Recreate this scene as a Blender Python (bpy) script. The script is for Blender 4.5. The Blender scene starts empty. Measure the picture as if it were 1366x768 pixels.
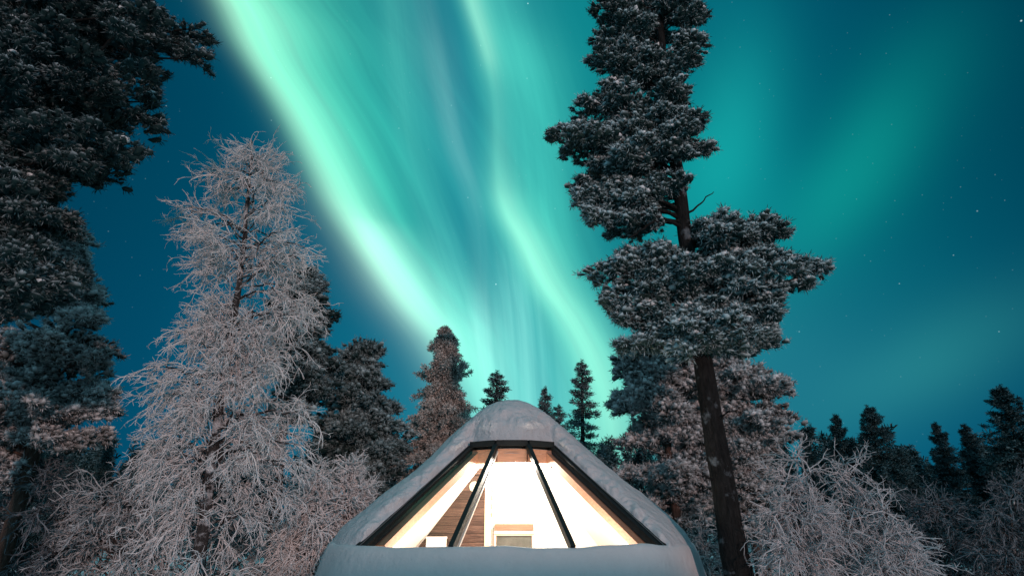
import bpy, bmesh, math, random
import numpy as np
from mathutils import Vector

R = math.radians
C = bpy.context.scene.collection
SC = bpy.context.scene

# ------------------------------------------------------------------ camera
CAMZ, PITCH, F = 1.5, R(22.5), 760.0
cp, sp = math.cos(PITCH), math.sin(PITCH)
cam_d = bpy.data.cameras.new('camera')
cam = bpy.data.objects.new('camera', cam_d)
C.objects.link(cam)
cam.location = (0, 0, CAMZ)
cam.rotation_euler = (math.pi / 2 + PITCH, 0, 0)
cam_d.sensor_fit = 'HORIZONTAL'
cam_d.sensor_width = 36
cam_d.lens = 36 * F / 1366
cam_d.clip_end = 3000
SC.camera = cam


def ray(px, py):
    u, v = (px - 683) / F, (384 - py) / F
    return np.array((u, cp - v * sp, sp + v * cp))


def at(px, py, Y):
    """world point seen at a photo pixel, at the distance Y in front of the viewpoint"""
    d = ray(px, py)
    return np.array((0, 0, CAMZ)) + d * (Y / d[1])


def azel(px, py):
    d = ray(px, py)
    d = d / np.linalg.norm(d)
    return math.atan2(d[0], d[1]), math.asin(d[2])


# ------------------------------------------------------------------ world: night sky with aurora
world = bpy.data.worlds.new('World')
SC.world = world
world.use_nodes = True
NT = world.node_tree
NT.nodes.clear()


class G:
    """small helper to write shader maths"""

    def __init__(self, nt):
        self.nt = nt

    def n(self, t, **kw):
        nd = self.nt.nodes.new(t)
        for k, v in kw.items():
            setattr(nd, k, v)
        return nd

    def put(self, sock, v):
        if isinstance(v, (int, float)):
            sock.default_value = v
        elif isinstance(v, (tuple, list)):
            sock.default_value = tuple(v) + ((1,) if len(v) == 3 and len(sock.default_value) == 4 else ())
        else:
            self.nt.links.new(v, sock)

    def m(self, op, a, b=0.0, c=0.0, clamp=False):
        nd = self.n('ShaderNodeMath', operation=op, use_clamp=clamp)
        self.put(nd.inputs[0], a)
        self.put(nd.inputs[1], b)
        self.put(nd.inputs[2], c)
        return nd.outputs[0]

    def curve(self, x, pts):
        nd = self.n('ShaderNodeFloatCurve')
        cv = nd.mapping.curves[0]
        pts = sorted(pts)
        while len(cv.points) < len(pts):
            cv.points.new(0.5, 0.5)
        for p, (a, b) in zip(cv.points, pts):
            p.location = (a, b)
            p.handle_type = 'AUTO_CLAMPED'
        nd.mapping.use_clip = False
        nd.mapping.update()
        self.put(nd.inputs['Value'], x)
        return nd.outputs[0]

    def combine(self, x, y, z):
        nd = self.n('ShaderNodeCombineXYZ')
        self.put(nd.inputs[0], x); self.put(nd.inputs[1], y); self.put(nd.inputs[2], z)
        return nd.outputs[0]

    def noise(self, vec, scale=5.0, detail=2.0, rough=0.5):
        nd = self.n('ShaderNodeTexNoise')
        if vec is not None:
            self.put(nd.inputs['Vector'], vec)
        nd.inputs['Scale'].default_value = scale
        nd.inputs['Detail'].default_value = detail
        nd.inputs['Roughness'].default_value = rough
        return nd.outputs[0]

    def mix(self, f, a, b, mode='MIX'):
        nd = self.n('ShaderNodeMix', data_type='RGBA', blend_type=mode)
        self.put(nd.inputs[0], f); self.put(nd.inputs[6], a); self.put(nd.inputs[7], b)
        return nd.outputs[2]

    def ramp(self, x, stops, interp='LINEAR'):
        nd = self.n('ShaderNodeValToRGB')
        cr = nd.color_ramp
        cr.interpolation = interp
        while len(cr.elements) < len(stops):
            cr.elements.new(0.5)
        for e, (p, c) in zip(cr.elements, stops):
            e.position = p
            e.color = tuple(c) + (1,) if len(c) == 3 else c
        self.put(nd.inputs[0], x)
        return nd.outputs[0]


def srgb(r, g, b):
    f = lambda c: (c / 255 / 12.92) if c <= 10 else ((c / 255 + 0.055) / 1.055) ** 2.4
    return (f(r), f(g), f(b))


def build_sky():
    g = G(NT)
    co = g.n('ShaderNodeTexCoord')
    sep = g.n('ShaderNodeSeparateXYZ')
    nrm = g.n('ShaderNodeVectorMath', operation='NORMALIZE')
    NT.links.new(co.outputs['Generated'], nrm.inputs[0])
    NT.links.new(nrm.outputs[0], sep.inputs[0])
    x, y, z = sep.outputs
    az = g.m('ARCTAN2', x, y)
    el = g.m('ARCSINE', z)
    e = g.m('DIVIDE', el, R(70), clamp=True)                 # 0..1 between horizon and 70 degrees
    # base night blue, by azimuth at mid height (deep on both sides, clearer over the middle)
    a01 = g.m('MULTIPLY_ADD', az, 1 / (2 * R(60)), 0.5, clamp=True)
    base_hi = g.ramp(a01, [(0.0, srgb(0, 42, 66)), (0.22, srgb(0, 70, 96)), (0.36, srgb(4, 92, 118)), (0.45, srgb(6, 100, 130)),
                           (0.55, srgb(8, 100, 120)), (0.62, srgb(2, 106, 122)), (0.74, srgb(0, 92, 114)), (0.86, srgb(0, 66, 92)), (1.0, srgb(0, 42, 64))])
    base_lo = g.ramp(a01, [(0.0, srgb(0, 40, 66)), (0.22, srgb(2, 76, 106)), (0.38, srgb(14, 108, 136)), (0.5, srgb(26, 124, 146)),
                           (0.66, srgb(14, 112, 134)), (0.78, srgb(0, 88, 118)), (0.9, srgb(0, 62, 96)), (1.0, srgb(0, 44, 72))])
    col = g.mix(g.curve(e, [(0, 0), (0.14, 0.08), (0.5, 1), (1, 1)]), base_lo, base_hi)

    wob = g.noise(nrm.outputs[0], 2.2, 2, 0.5)

    def band(pts, wl, wr, amp, prof='ridge', ray=0.25, rs=30.0, seed=0.0):
        """a curtain: its azimuth, its width to the left and right and its strength follow the elevation"""
        lst = []
        for px, py in pts:
            a, el_ = azel(px, py)
            lst.append((el_ / R(70), a / R(120) + 0.5))
        c = g.curve(e, lst)
        ca = g.m('MULTIPLY', g.m('SUBTRACT', c, 0.5), R(120))
        d = g.m('SUBTRACT', az, ca)
        # as an angle on the sky
        d = g.m('MULTIPLY', d, g.m('COSINE', el))
        def ecurve(l):
            return g.curve(e, [(azel(683, py)[1] / R(70), v) for py, v in l])
        dl = g.m('DIVIDE', g.m('MULTIPLY', d, -1.0), ecurve(wl))
        dr = g.m('DIVIDE', d, ecurve(wr))
        t = g.m('MAXIMUM', g.m('MAXIMUM', dl, dr), 0.0)
        I = g.m('POWER', math.e, g.m('MULTIPLY', g.m('POWER', t, 1.7), -1.0))
        I = g.m('MULTIPLY', I, ecurve(amp))
        st = g.noise(g.combine(g.m('MULTIPLY_ADD', d, rs, seed), g.m('MULTIPLY', el, 1.3), seed), 1.0, 3, 0.55)
        k = g.m('MULTIPLY_ADD', g.m('SUBTRACT', st, 0.5), 2 * ray, 1.0)
        return g.m('MULTIPLY', I, k)

    def add(base, I, colr):
        return g.mix(1.0, base, g.mix(1.0, (colr[0], colr[1], colr[2]), g.combine(I, I, I), 'MULTIPLY'), 'ADD')

    teal, green, pale = (0.0, 0.33, 0.25), (0.06, 0.62, 0.36), (0.32, 0.34, 0.30)
    # the wide veil between the two great rays
    veil = band([(420, -300), (470, -60), (520, 60), (600, 200), (660, 330), (700, 450), (735, 560), (740, 680)],
                [(-300, .22), (0, .20), (200, .16), (400, .13), (600, .16)],
                [(-300, .50), (0, .40), (200, .26), (400, .17), (600, .14)],
                [(-300, .15), (-60, .22), (60, .30), (180, .45), (300, .50), (450, .6), (600, .35), (700, .15)], ray=.65, rs=26, seed=3.1)
    col = add(col, veil, (0.02, 0.27, 0.21))
    # left great ray: broad green body to its right, pale ridge on its left edge
    main = [(190, -300), (262, -80), (318, 0), (352, 70), (402, 150), (440, 220), (477, 290), (520, 350), (566, 410), (608, 460), (640, 520), (660, 600)]
    body = band(main, [(-300, .04), (0, .032), (300, .035), (500, .04)], [(-300, .22), (-60, .20), (100, .155), (250, .115), (350, .085), (450, .07), (600, .06)],
                [(-300, .3), (-60, .8), (80, 1.05), (200, 1.05), (330, .9), (420, .75), (480, .5), (560, .3), (650, .1)], ray=.45, rs=30, seed=7.0)
    col = add(col, body, green)
    ridge = band([(p[0] - 10, p[1]) for p in main], [(-300, .04), (0, .036), (200, .03), (330, .045), (400, .06), (500, .07)], [(-300, .10), (0, .10), (150, .065), (300, .045), (400, .04), (500, .03)],
                 [(-300, .3), (-60, .95), (50, 1.0), (200, .85), (300, .95), (360, .85), (430, .5), (480, .25), (540, .1), (650, 0)], ray=.24, rs=38, seed=1.0)
    col = add(col, ridge, (0.30, 0.34, 0.24))
    fringe = band([(300, -300), (330, 0), (430, 240), (484, 300), (508, 345), (540, 395), (582, 450), (625, 540)], [(-300, .03), (300, .025), (350, .032), (450, .045), (600, .05)], [(-300, .04), (300, .05), (400, .08), (600, .09)],
                  [(-300, 0), (240, 0), (300, .3), (350, 1.0), (400, 1.0), (460, .75), (520, .4), (600, .2), (700, 0)], ray=.2, rs=26, seed=5.0)
    col = add(col, fringe, (0.26, 0.40, 0.31))
    # right great ray
    r2 = [(590, -300), (612, -60), (628, 0), (652, 80), (664, 150), (664, 210), (672, 270), (700, 325), (728, 380), (762, 430), (792, 490), (812, 560), (820, 660)]
    rb = band(r2, [(-300, .03), (0, .02), (150, .03), (250, .03), (400, .035), (500, .05), (600, .08)], [(-300, .1), (0, .05), (100, .07), (250, .07), (400, .05), (600, .05)],
              [(-300, .3), (0, .6), (80, .5), (170, .3), (240, .42), (300, .7), (400, .75), (480, .75), (560, .7), (660, .3)], ray=.4, rs=44, seed=2.0)
    col = add(col, rb, (0.10, 0.55, 0.33))
    rr = band([(p[0] + 1, p[1]) for p in r2], [(-300, .012), (0, .013), (300, .020), (450, .030), (600, .05)], [(-300, .02), (0, .018), (120, .014), (300, .032), (450, .042), (600, .05)],
              [(-300, .2), (0, .65), (70, .55), (140, .12), (200, .18), (280, .65), (350, .85), (450, .75), (540, .75), (640, .3)], ray=.2, rs=40, seed=4.0)
    col = add(col, rr, (0.26, 0.32, 0.20))
    # soft second curtain right of it, and faint grey rays in the middle
    s2 = band([(640, -300), (668, -40), (690, 40), (716, 130), (730, 220), (738, 300), (770, 380), (800, 460)], [(-300, .05), (0, .05), (300, .05), (500, .03)], [(-300, .06), (0, .05), (300, .05), (500, .05)],
              [(-300, .2), (0, .3), (100, .5), (250, .5), (330, .4), (450, .2), (600, 0)], ray=.6, rs=40, seed=8.0)
    col = add(col, s2, (0.06, 0.40, 0.28))
    g1 = band([(520, -300), (566, 0), (588, 110), (606, 190), (630, 260), (640, 330), (640, 420), (650, 520)], [(-300, .02), (0, .03), (200, .02), (500, .02)], [(-300, .03), (0, .03), (300, .02), (500, .03)],
              [(-300, .1), (0, .15), (100, .4), (200, .45), (260, .3), (330, .2), (400, .5), (470, .8), (560, .6), (650, .2)], ray=.7, rs=60, seed=9.0)
    col = add(col, g1, (0.16, 0.24, 0.21))
    g3 = band([(500, -300), (522, 0), (536, 120), (556, 230), (590, 330), (618, 420), (640, 520)], [(-300, .03), (300, .025), (500, .03)], [(-300, .04), (300, .035), (500, .04)],
              [(-300, .1), (0, .25), (100, .3), (230, .2), (330, .4), (430, .6), (540, .4), (650, .1)], ray=.8, rs=48, seed=15.0)
    col = add(col, g3, (0.10, 0.34, 0.24))
    g2 = band([(640, -300), (660, 0), (675, 300), (690, 420), (700, 560)], [(-300, .03), (300, .03), (500, .05)], [(-300, .03), (300, .03), (500, .06)],
              [(-300, 0), (280, .1), (360, .5), (460, .95), (560, .9), (660, .3)], ray=.8, rs=60, seed=12.0)
    col = add(col, g2, (0.14, 0.30, 0.24))
    # diffuse patches over the right of the sky
    def blob(px, py, sx, sy, rot=0.0):
        a0, e0 = azel(px, py)
        da = g.m('MULTIPLY', g.m('SUBTRACT', az, a0), math.cos(e0))
        de = g.m('SUBTRACT', el, e0)
        u = g.m('ADD', g.m('MULTIPLY', da, math.cos(rot)), g.m('MULTIPLY', de, math.sin(rot)))
        v = g.m('SUBTRACT', g.m('MULTIPLY', de, math.cos(rot)), g.m('MULTIPLY', da, math.sin(rot)))
        q = g.m('ADD', g.m('POWER', g.m('DIVIDE', u, sx), 2.0), g.m('POWER', g.m('DIVIDE', v, sy), 2.0))
        return g.m('POWER', math.e, g.m('MULTIPLY', q, -1.0))
    wk = g.m('MULTIPLY_ADD', wob, 1.2, 0.4)
    for px, py, sx, sy, rot, a, colr in [
            (1150, 220, .15, .065, .75, .145, (0.02, 1.0, .62)), (985, 150, .07, .13, -.35, .11, (0.03, 1.0, .75)), (950, 250, .10, .14, -.3, .13, (0.02, 1, .8)),
            (1230, 110, .16, .12, .5, .03, (0, 1.0, .7)), (1250, 480, .18, .06, .4, .07, (0.15, 1, .7)), (1150, 380, .3, .2, 0, .035, (0, 1, .6)), (760, 80, .10, .25, 0, .07, (0, 1.0, .75)),
            (1000, 500, .25, .16, 0, .03, (0.3, .9, 1))]:
        col = add(col, g.m('MULTIPLY', blob(px, py, sx, sy, rot), g.m('MULTIPLY', wk, a)), colr)
    # the display goes on overhead and behind the viewpoint as a broad quiet glow
    bk = g.m('MULTIPLY_ADD', y, -0.9, 0.35, clamp=True)
    hi = g.m('MULTIPLY', g.m('MULTIPLY_ADD', z, 3.6, -2.8, clamp=True), 1.7)
    glow = g.m('MULTIPLY', g.m('MAXIMUM', bk, hi), g.m('MULTIPLY_ADD', z, 1.5, .55, clamp=True))
    col = add(col, g.m('MULTIPLY', glow, g.m('MULTIPLY_ADD', wob, .8, .6)), (0.145, 0.33, 0.395))
    # stars
    for sc, thr, keep, br in ((150.0, .15, .84, .25), (80.0, .09, .90, .7), (38.0, .050, .90, 1.5)):
        v = g.n('ShaderNodeTexVoronoi', feature='F1')
        NT.links.new(nrm.outputs[0], v.inputs['Vector'])
        v.inputs['Scale'].default_value = sc
        sepc = g.n('ShaderNodeSeparateColor')
        NT.links.new(v.outputs['Color'], sepc.inputs[0])
        on = g.m('GREATER_THAN', sepc.outputs[0], keep)
        disc = g.m('SUBTRACT', 1.0, g.m('DIVIDE', v.outputs['Distance'], thr), clamp=True)
        s = g.m('MULTIPLY', g.m('MULTIPLY', disc, on), g.m('MULTIPLY', g.m('POWER', sepc.outputs[1], 2.0), br))
        col = add(col, s, (0.55, 0.75, 0.75))
    bg = g.n('ShaderNodeBackground')
    NT.links.new(col, bg.inputs['Color'])
    bg.inputs['Strength'].default_value = 1.0
    out = g.n('ShaderNodeOutputWorld')
    NT.links.new(bg.outputs[0], out.inputs[0])


build_sky()
world.cycles.sampling_method = 'MANUAL'
world.cycles.sample_map_resolution = 512

# ------------------------------------------------------------------ the one sun: low warm light from behind the viewpoint
SUN_EL, SUN_AZ = R(8), R(159)
sun_d = bpy.data.lights.new('sun', 'SUN')
sun_d.energy = 1.32
sun_d.color = (1.0, 0.64, 0.57)
sun_d.angle = R(2.0)
sun = bpy.data.objects.new('sun', sun_d)
C.objects.link(sun)
sd = Vector((math.sin(SUN_AZ) * math.cos(SUN_EL), math.cos(SUN_AZ) * math.cos(SUN_EL), math.sin(SUN_EL)))
sun.rotation_euler = sd.to_track_quat('Z', 'Y').to_euler()
sun.location = (0, -6, 12)

SC.view_settings.view_transform = 'Standard'
SC.view_settings.look = 'None'
SC.view_settings.exposure = 0
SC.view_settings.gamma = 1
SC.cycles.max_bounces = 6
SC.cycles.diffuse_bounces = 3
SC.cycles.glossy_bounces = 2
SC.cycles.transmission_bounces = 3
SC.cycles.transparent_max_bounces = 8
SC.cycles.caustics_reflective = False
SC.cycles.caustics_refractive = False
SC.cycles.sample_clamp_indirect = 4
SC.cycles.use_denoising = True


# ------------------------------------------------------------------ materials
def new_mat(name):
    m = bpy.data.materials.new(name)
    m.use_nodes = True
    m.node_tree.nodes.clear()
    return m, G(m.node_tree)


def finish(g, shader):
    o = g.n('ShaderNodeOutputMaterial')
    g.nt.links.new(shader, o.inputs[0])


def mat_plain(name, col, rough=.5, metal=0.0, nscale=0, namt=0.0, bump=0.0, bscale=40, spec=.5):
    m, g = new_mat(name)
    b = g.n('ShaderNodeBsdfPrincipled')
    b.inputs['Roughness'].default_value = rough
    b.inputs['Metallic'].default_value = metal
    b.inputs['Specular IOR Level'].default_value = spec
    if nscale:
        co = g.n('ShaderNodeTexCoord').outputs['Object']
        f = g.noise(co, nscale, 4, .6)
        lo = tuple(c * (1 - namt) for c in col)
        hi = tuple(min(1, c * (1 + namt)) for c in col)
        g.put(b.inputs['Base Color'], g.ramp(f, [(.3, lo), (.7, hi)]))
    else:
        g.put(b.inputs['Base Color'], col)
    if bump:
        co = g.n('ShaderNodeTexCoord').outputs['Object']
        bn = g.n('ShaderNodeBump')
        bn.inputs['Strength'].default_value = 1.0
        bn.inputs['Distance'].default_value = bump
        g.put(bn.inputs['Height'], g.noise(co, bscale, 4, .6))
        g.nt.links.new(bn.outputs[0], b.inputs['Normal'])
    finish(g, b.outputs[0])
    return m


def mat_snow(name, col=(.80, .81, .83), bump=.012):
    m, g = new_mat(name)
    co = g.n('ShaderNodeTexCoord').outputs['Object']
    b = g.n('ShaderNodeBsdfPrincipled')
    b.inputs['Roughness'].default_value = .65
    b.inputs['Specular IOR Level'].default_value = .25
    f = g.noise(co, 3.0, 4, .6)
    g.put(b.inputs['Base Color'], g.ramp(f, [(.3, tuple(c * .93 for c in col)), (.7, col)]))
    h = g.m('ADD', g.m('MULTIPLY', g.noise(co, 6.0, 3, .5), 2.2), g.m('ADD', g.m('MULTIPLY', g.noise(co, 32, 3, .6), .5), g.m('MULTIPLY', g.noise(co, 160, 2, .6), .18)))
    bn = g.n('ShaderNodeBump')
    bn.inputs['Strength'].default_value = 1
    bn.inputs['Distance'].default_value = bump
    g.put(bn.inputs['Height'], h)
    g.nt.links.new(bn.outputs[0], b.inputs['Normal'])
    finish(g, b.outputs[0])
    return m


def mat_foliage(name, dark=(.022, .040, .034), frost_col=(.60, .62, .64), frost=.3, up=.45, var=.5, under=0.0):
    """needles with rime: the rime sits on faces that look up, on tips (vertex tint) and in patches"""
    m, g = new_mat(name)
    co = g.n('ShaderNodeTexCoord').outputs['Object']
    geo = g.n('ShaderNodeNewGeometry')
    sep = g.n('ShaderNodeSeparateXYZ')
    g.nt.links.new(geo.outputs['Normal'], sep.inputs[0])
    at_ = g.n('ShaderNodeAttribute', attribute_name='tint')
    t = at_.outputs['Fac']
    nz = g.noise(co, 1.3, 2, .5)
    f = g.m('ADD', g.m('MULTIPLY_ADD', sep.outputs[2], up, frost), g.m('MULTIPLY', g.m('SUBTRACT', t, .5), var))
    f = g.m('ADD', f, g.m('MULTIPLY', g.m('SUBTRACT', nz, .5), .5), clamp=True)
    f = g.m('POWER', f, 1.4)
    dk = g.mix(nz, tuple(c * .6 for c in dark), tuple(c * 1.5 for c in dark))
    c = g.mix(f, dk, frost_col)
    b = g.n('ShaderNodeBsdfDiffuse')
    g.put(b.inputs['Color'], c)
    finish(g, b.outputs[0])
    return m


def mat_bark(name, col, frost=.15, frost_col=(.55, .57, .6)):
    m, g = new_mat(name)
    co = g.n('ShaderNodeTexCoord').outputs['Object']
    mp = g.n('ShaderNodeMapping')
    mp.inputs['Scale'].default_value = (9, 9, 2.2)
    g.nt.links.new(co, mp.inputs[0])
    f = g.noise(mp.outputs[0], 2.2, 5, .65)
    c = g.ramp(f, [(.3, tuple(x * .45 for x in col)), (.55, col), (.75, tuple(min(1, x * 1.7) for x in col))])
    pf = g.noise(co, 2.3, 5, .65)
    fr = g.ramp(g.m('ADD', pf, frost), [(.62, (0, 0, 0)), (.72, (1, 1, 1))])
    c = g.mix(fr, c, frost_col)
    b = g.n('ShaderNodeBsdfPrincipled')
    b.inputs['Roughness'].default_value = .9
    b.inputs['Specular IOR Level'].default_value = .1
    g.put(b.inputs['Base Color'], c)
    bn = g.n('ShaderNodeBump')
    bn.inputs['Distance'].default_value = .07
    g.put(bn.inputs['Height'], f)
    g.nt.links.new(bn.outputs[0], b.inputs['Normal'])
    finish(g, b.outputs[0])
    return m


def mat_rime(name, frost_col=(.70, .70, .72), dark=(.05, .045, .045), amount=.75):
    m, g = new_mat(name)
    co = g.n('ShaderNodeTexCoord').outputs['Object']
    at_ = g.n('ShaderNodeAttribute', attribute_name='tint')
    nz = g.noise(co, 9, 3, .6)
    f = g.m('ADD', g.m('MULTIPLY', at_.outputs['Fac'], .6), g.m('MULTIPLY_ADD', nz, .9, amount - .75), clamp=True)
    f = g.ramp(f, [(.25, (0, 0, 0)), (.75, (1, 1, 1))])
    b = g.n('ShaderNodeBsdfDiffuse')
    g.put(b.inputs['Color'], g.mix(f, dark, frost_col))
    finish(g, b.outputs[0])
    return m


def mat_glass(name):
    m, g = new_mat(name)
    tr = g.n('ShaderNodeBsdfTransparent')
    g.put(tr.inputs['Color'], (.97, .98, .97))
    gl = g.n('ShaderNodeBsdfGlossy')
    gl.inputs['Roughness'].default_value = .02
    fr = g.n('ShaderNodeFresnel')
    fr.inputs['IOR'].default_value = 1.3
    mx = g.n('ShaderNodeMixShader')
    g.nt.links.new(g.m('MULTIPLY', fr.outputs[0], .6), mx.inputs[0])
    g.nt.links.new(tr.outputs[0], mx.inputs[1])
    g.nt.links.new(gl.outputs[0], mx.inputs[2])
    finish(g, mx.outputs[0])
    return m


def mat_emit(name, col, s):
    m, g = new_mat(name)
    e = g.n('ShaderNodeEmission')
    g.put(e.inputs['Color'], col)
    e.inputs['Strength'].default_value = s
    finish(g, e.outputs[0])
    return m


def mat_planks(name):
    m, g = new_mat(name)
    co = g.n('ShaderNodeTexCoord').outputs['Object']
    sep = g.n('ShaderNodeSeparateXYZ')
    g.nt.links.new(co, sep.inputs[0])
    zz = g.m('DIVIDE', sep.outputs[2], .165)
    row = g.m('FLOOR', zz)
    fr = g.m('FRACT', zz)
    wn = g.n('ShaderNodeTexWhiteNoise', noise_dimensions='1D')
    g.put(wn.inputs['W'], row)
    gr = g.noise(g.combine(g.m('MULTIPLY_ADD', sep.outputs[0], 1.6, g.m('MULTIPLY', wn.outputs[0], 37)), 0.0, g.m('MULTIPLY', sep.outputs[2], 26)), 1.6, 6, .7)
    c = g.ramp(gr, [(.28, (.018, .010, .008)), (.5, (.060, .035, .027)), (.72, (.12, .075, .058))])
    k = g.m('MULTIPLY_ADD', wn.outputs[0], .8, .6)
    c = g.mix(1.0, c, g.combine(k, k, k), 'MULTIPLY')
    gap = g.m('LESS_THAN', fr, .06)
    c = g.mix(gap, c, (.012, .007, .005))
    b = g.n('ShaderNodeBsdfPrincipled')
    b.inputs['Specular IOR Level'].default_value = .08
    b.inputs['Roughness'].default_value = .6
    g.put(b.inputs['Base Color'], c)
    finish(g, b.outputs[0])
    return m


def mat_wood(name, col, axis=0, scale=3.0):
    m, g = new_mat(name)
    co = g.n('ShaderNodeTexCoord').outputs['Object']
    mp = g.n('ShaderNodeMapping')
    s = [9, 9, 9]
    s[axis] = .9
    mp.inputs['Scale'].default_value = s
    g.nt.links.new(co, mp.inputs[0])
    f = g.noise(mp.outputs[0], scale, 5, .6)
    b = g.n('ShaderNodeBsdfPrincipled')
    b.inputs['Roughness'].default_value = .5
    g.put(b.inputs['Base Color'], g.ramp(f, [(.3, tuple(c * .72 for c in col)), (.7, tuple(min(1, c * 1.1) for c in col))]))
    finish(g, b.outputs[0])
    return m


M = dict(
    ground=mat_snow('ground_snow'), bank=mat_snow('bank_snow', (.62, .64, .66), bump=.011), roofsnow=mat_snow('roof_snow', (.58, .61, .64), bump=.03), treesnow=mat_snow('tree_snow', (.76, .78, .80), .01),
    frame=mat_plain('dark_frame', (.012, .016, .017), .6, 0, 30, .3, spec=.2), steel=mat_plain('edge_metal', (.35, .36, .36), .35, .9),
    lining=mat_plain('white_lining', (.80, .77, .71), .8, 0, 6, .03), curtain=mat_plain('white_curtain', (.80, .78, .72), .9),
    beam=mat_wood('pale_wood', (.52, .27, .17), 0), post=mat_wood('pale_post', (.74, .52, .38), 2), planks=mat_planks('brown_planks'),
    shelfwood=mat_wood('shelf_wood', (.17, .085, .045), 0), panel=mat_plain('grey_panel', (.055, .055, .045), .4, 0, 8, .35), white=mat_plain('white_paint', (.82, .78, .72), .5),
    floor=mat_wood('floor_wood', (.35, .22, .14), 1), glass=mat_glass('window_glass'), roofskin=mat_plain('roof_skin', (.05, .05, .055), .6),
    lampglow=mat_emit('lamp_glow', (1, .80, .55), 2.2), rod=mat_plain('dark_rod', (.05, .045, .04), .5), baseply=mat_plain('base_boards', (.10, .07, .05), .8, 0, 12, .4),
    pine_dark=mat_foliage('pine_needles_dark', (.022, .042, .040), (.52, .65, .69), frost=.39, up=.9, var=.95),
    pine_black=mat_foliage('pine_needles_black', (.016, .034, .036), (.45, .54, .58), frost=.08, up=.7, var=.7),
    pine_mid=mat_foliage('pine_needles_rimed', (.022, .035, .030), frost=.25, up=.6, var=.7),
    pine_rime=mat_foliage('pine_needles_white', (.035, .040, .036), frost=.60, up=.42, var=.75),
    spruce_far=mat_foliage('spruce_needles_far', (.010, .030, .032), (.26, .42, .47), frost=.06, up=.4, var=.6),  # far treeline: lack of warm light put into dark teal colours
    spruce_mid=mat_foliage('spruce_needles_rimed', (.016, .036, .036), (.44, .58, .62), frost=.30, up=.34, var=.75),  # darker, bluer rime paints the missing warm light on the middle conifers
    spruce_rime=mat_foliage('spruce_needles_white', (.030, .028, .025), (.74, .70, .66), frost=.08 + .52, up=.25, var=.8),
    bark_dark=mat_bark('bark_dark', (.020, .019, .019), .03, (.16, .18, .20)), bark_pine=mat_bark('bark_pine', (.105, .068, .056), -.03), bark_birch=mat_bark('bark_birch', (.06, .055, .055), .10),  # bark_dark is near black to paint a trunk out of the warm light
    rime=mat_rime('rime_white', (.76, .76, .77), (.04, .038, .04), .72), rime_soft=mat_rime('rime_soft', (.64, .62, .64), (.035, .033, .036), .66), rime_thin_dim=mat_rime('rime_thin_dim', (.5, .52, .54), (.03, .03, .032), .55), rime_dim=mat_rime('rime_dim', (.20, .23, .26), (.02, .024, .028), .5),  # last two rimes: weak light on outlying bushes put into the colour
)


# ------------------------------------------------------------------ mesh helpers
class MB:
    """collects numpy vertices and faces and links them as ONE mesh object"""

    def __init__(self):
        self.v, self.f, self.t, self.nv, self.sm = [], [], [], 0, []

    def add(self, v, f, tint=None, smooth=False):
        v = np.asarray(v, dtype=np.float32).reshape(-1, 3)
        f = np.asarray(f, dtype=np.int64)
        self.v.append(v)
        self.f.append(f + self.nv)
        self.t.append(np.full(len(v), .5, np.float32) if tint is None else np.asarray(tint, np.float32))
        self.sm.append(np.full(len(f), smooth) if np.ndim(smooth) == 0 else smooth)
        self.nv += len(v)

    def mesh(self, name, mat, origin=(0, 0, 0)):
        v = np.concatenate(self.v) - np.asarray(origin, np.float32)
        me = bpy.data.meshes.new(name)
        me.vertices.add(len(v))
        me.vertices.foreach_set('co', v.ravel())
        loops = np.concatenate([f.ravel() for f in self.f])
        tot = np.concatenate([np.full(len(f), f.shape[1]) for f in self.f])
        start = np.concatenate(([0], np.cumsum(tot)[:-1]))
        me.loops.add(len(loops))
        me.loops.foreach_set('vertex_index', loops.astype(np.int32))
        me.polygons.add(len(tot))
        me.polygons.foreach_set('loop_start', start.astype(np.int32))
        me.polygons.foreach_set('loop_total', tot.astype(np.int32))
        me.polygons.foreach_set('use_smooth', np.concatenate(self.sm))
        a = me.attributes.new('tint', 'FLOAT', 'POINT')
        a.data.foreach_set('value', np.concatenate(self.t))
        me.materials.append(mat)
        me.update(calc_edges=True)
        return me

    def build(self, name, mat, parent=None, origin=(0, 0, 0)):
        o = bpy.data.objects.new(name, self.mesh(name, mat, origin))
        C.objects.link(o)
        if parent is not None:
            o.parent = parent
        else:
            o.location = origin
        return o


def tag(o, label=None, cat=None, group=None, kind=None):
    if label: o['label'] = label
    if cat: o['category'] = cat
    if group: o['group'] = group
    if kind: o['kind'] = kind
    return o


def thing(name, label, cat, loc=(0, 0, 0), group=None):
    o = bpy.data.objects.new(name, None)
    o.empty_display_size = .3
    C.objects.link(o)
    o.location = tuple(float(x) for x in loc)
    return tag(o, label, cat, group)


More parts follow.
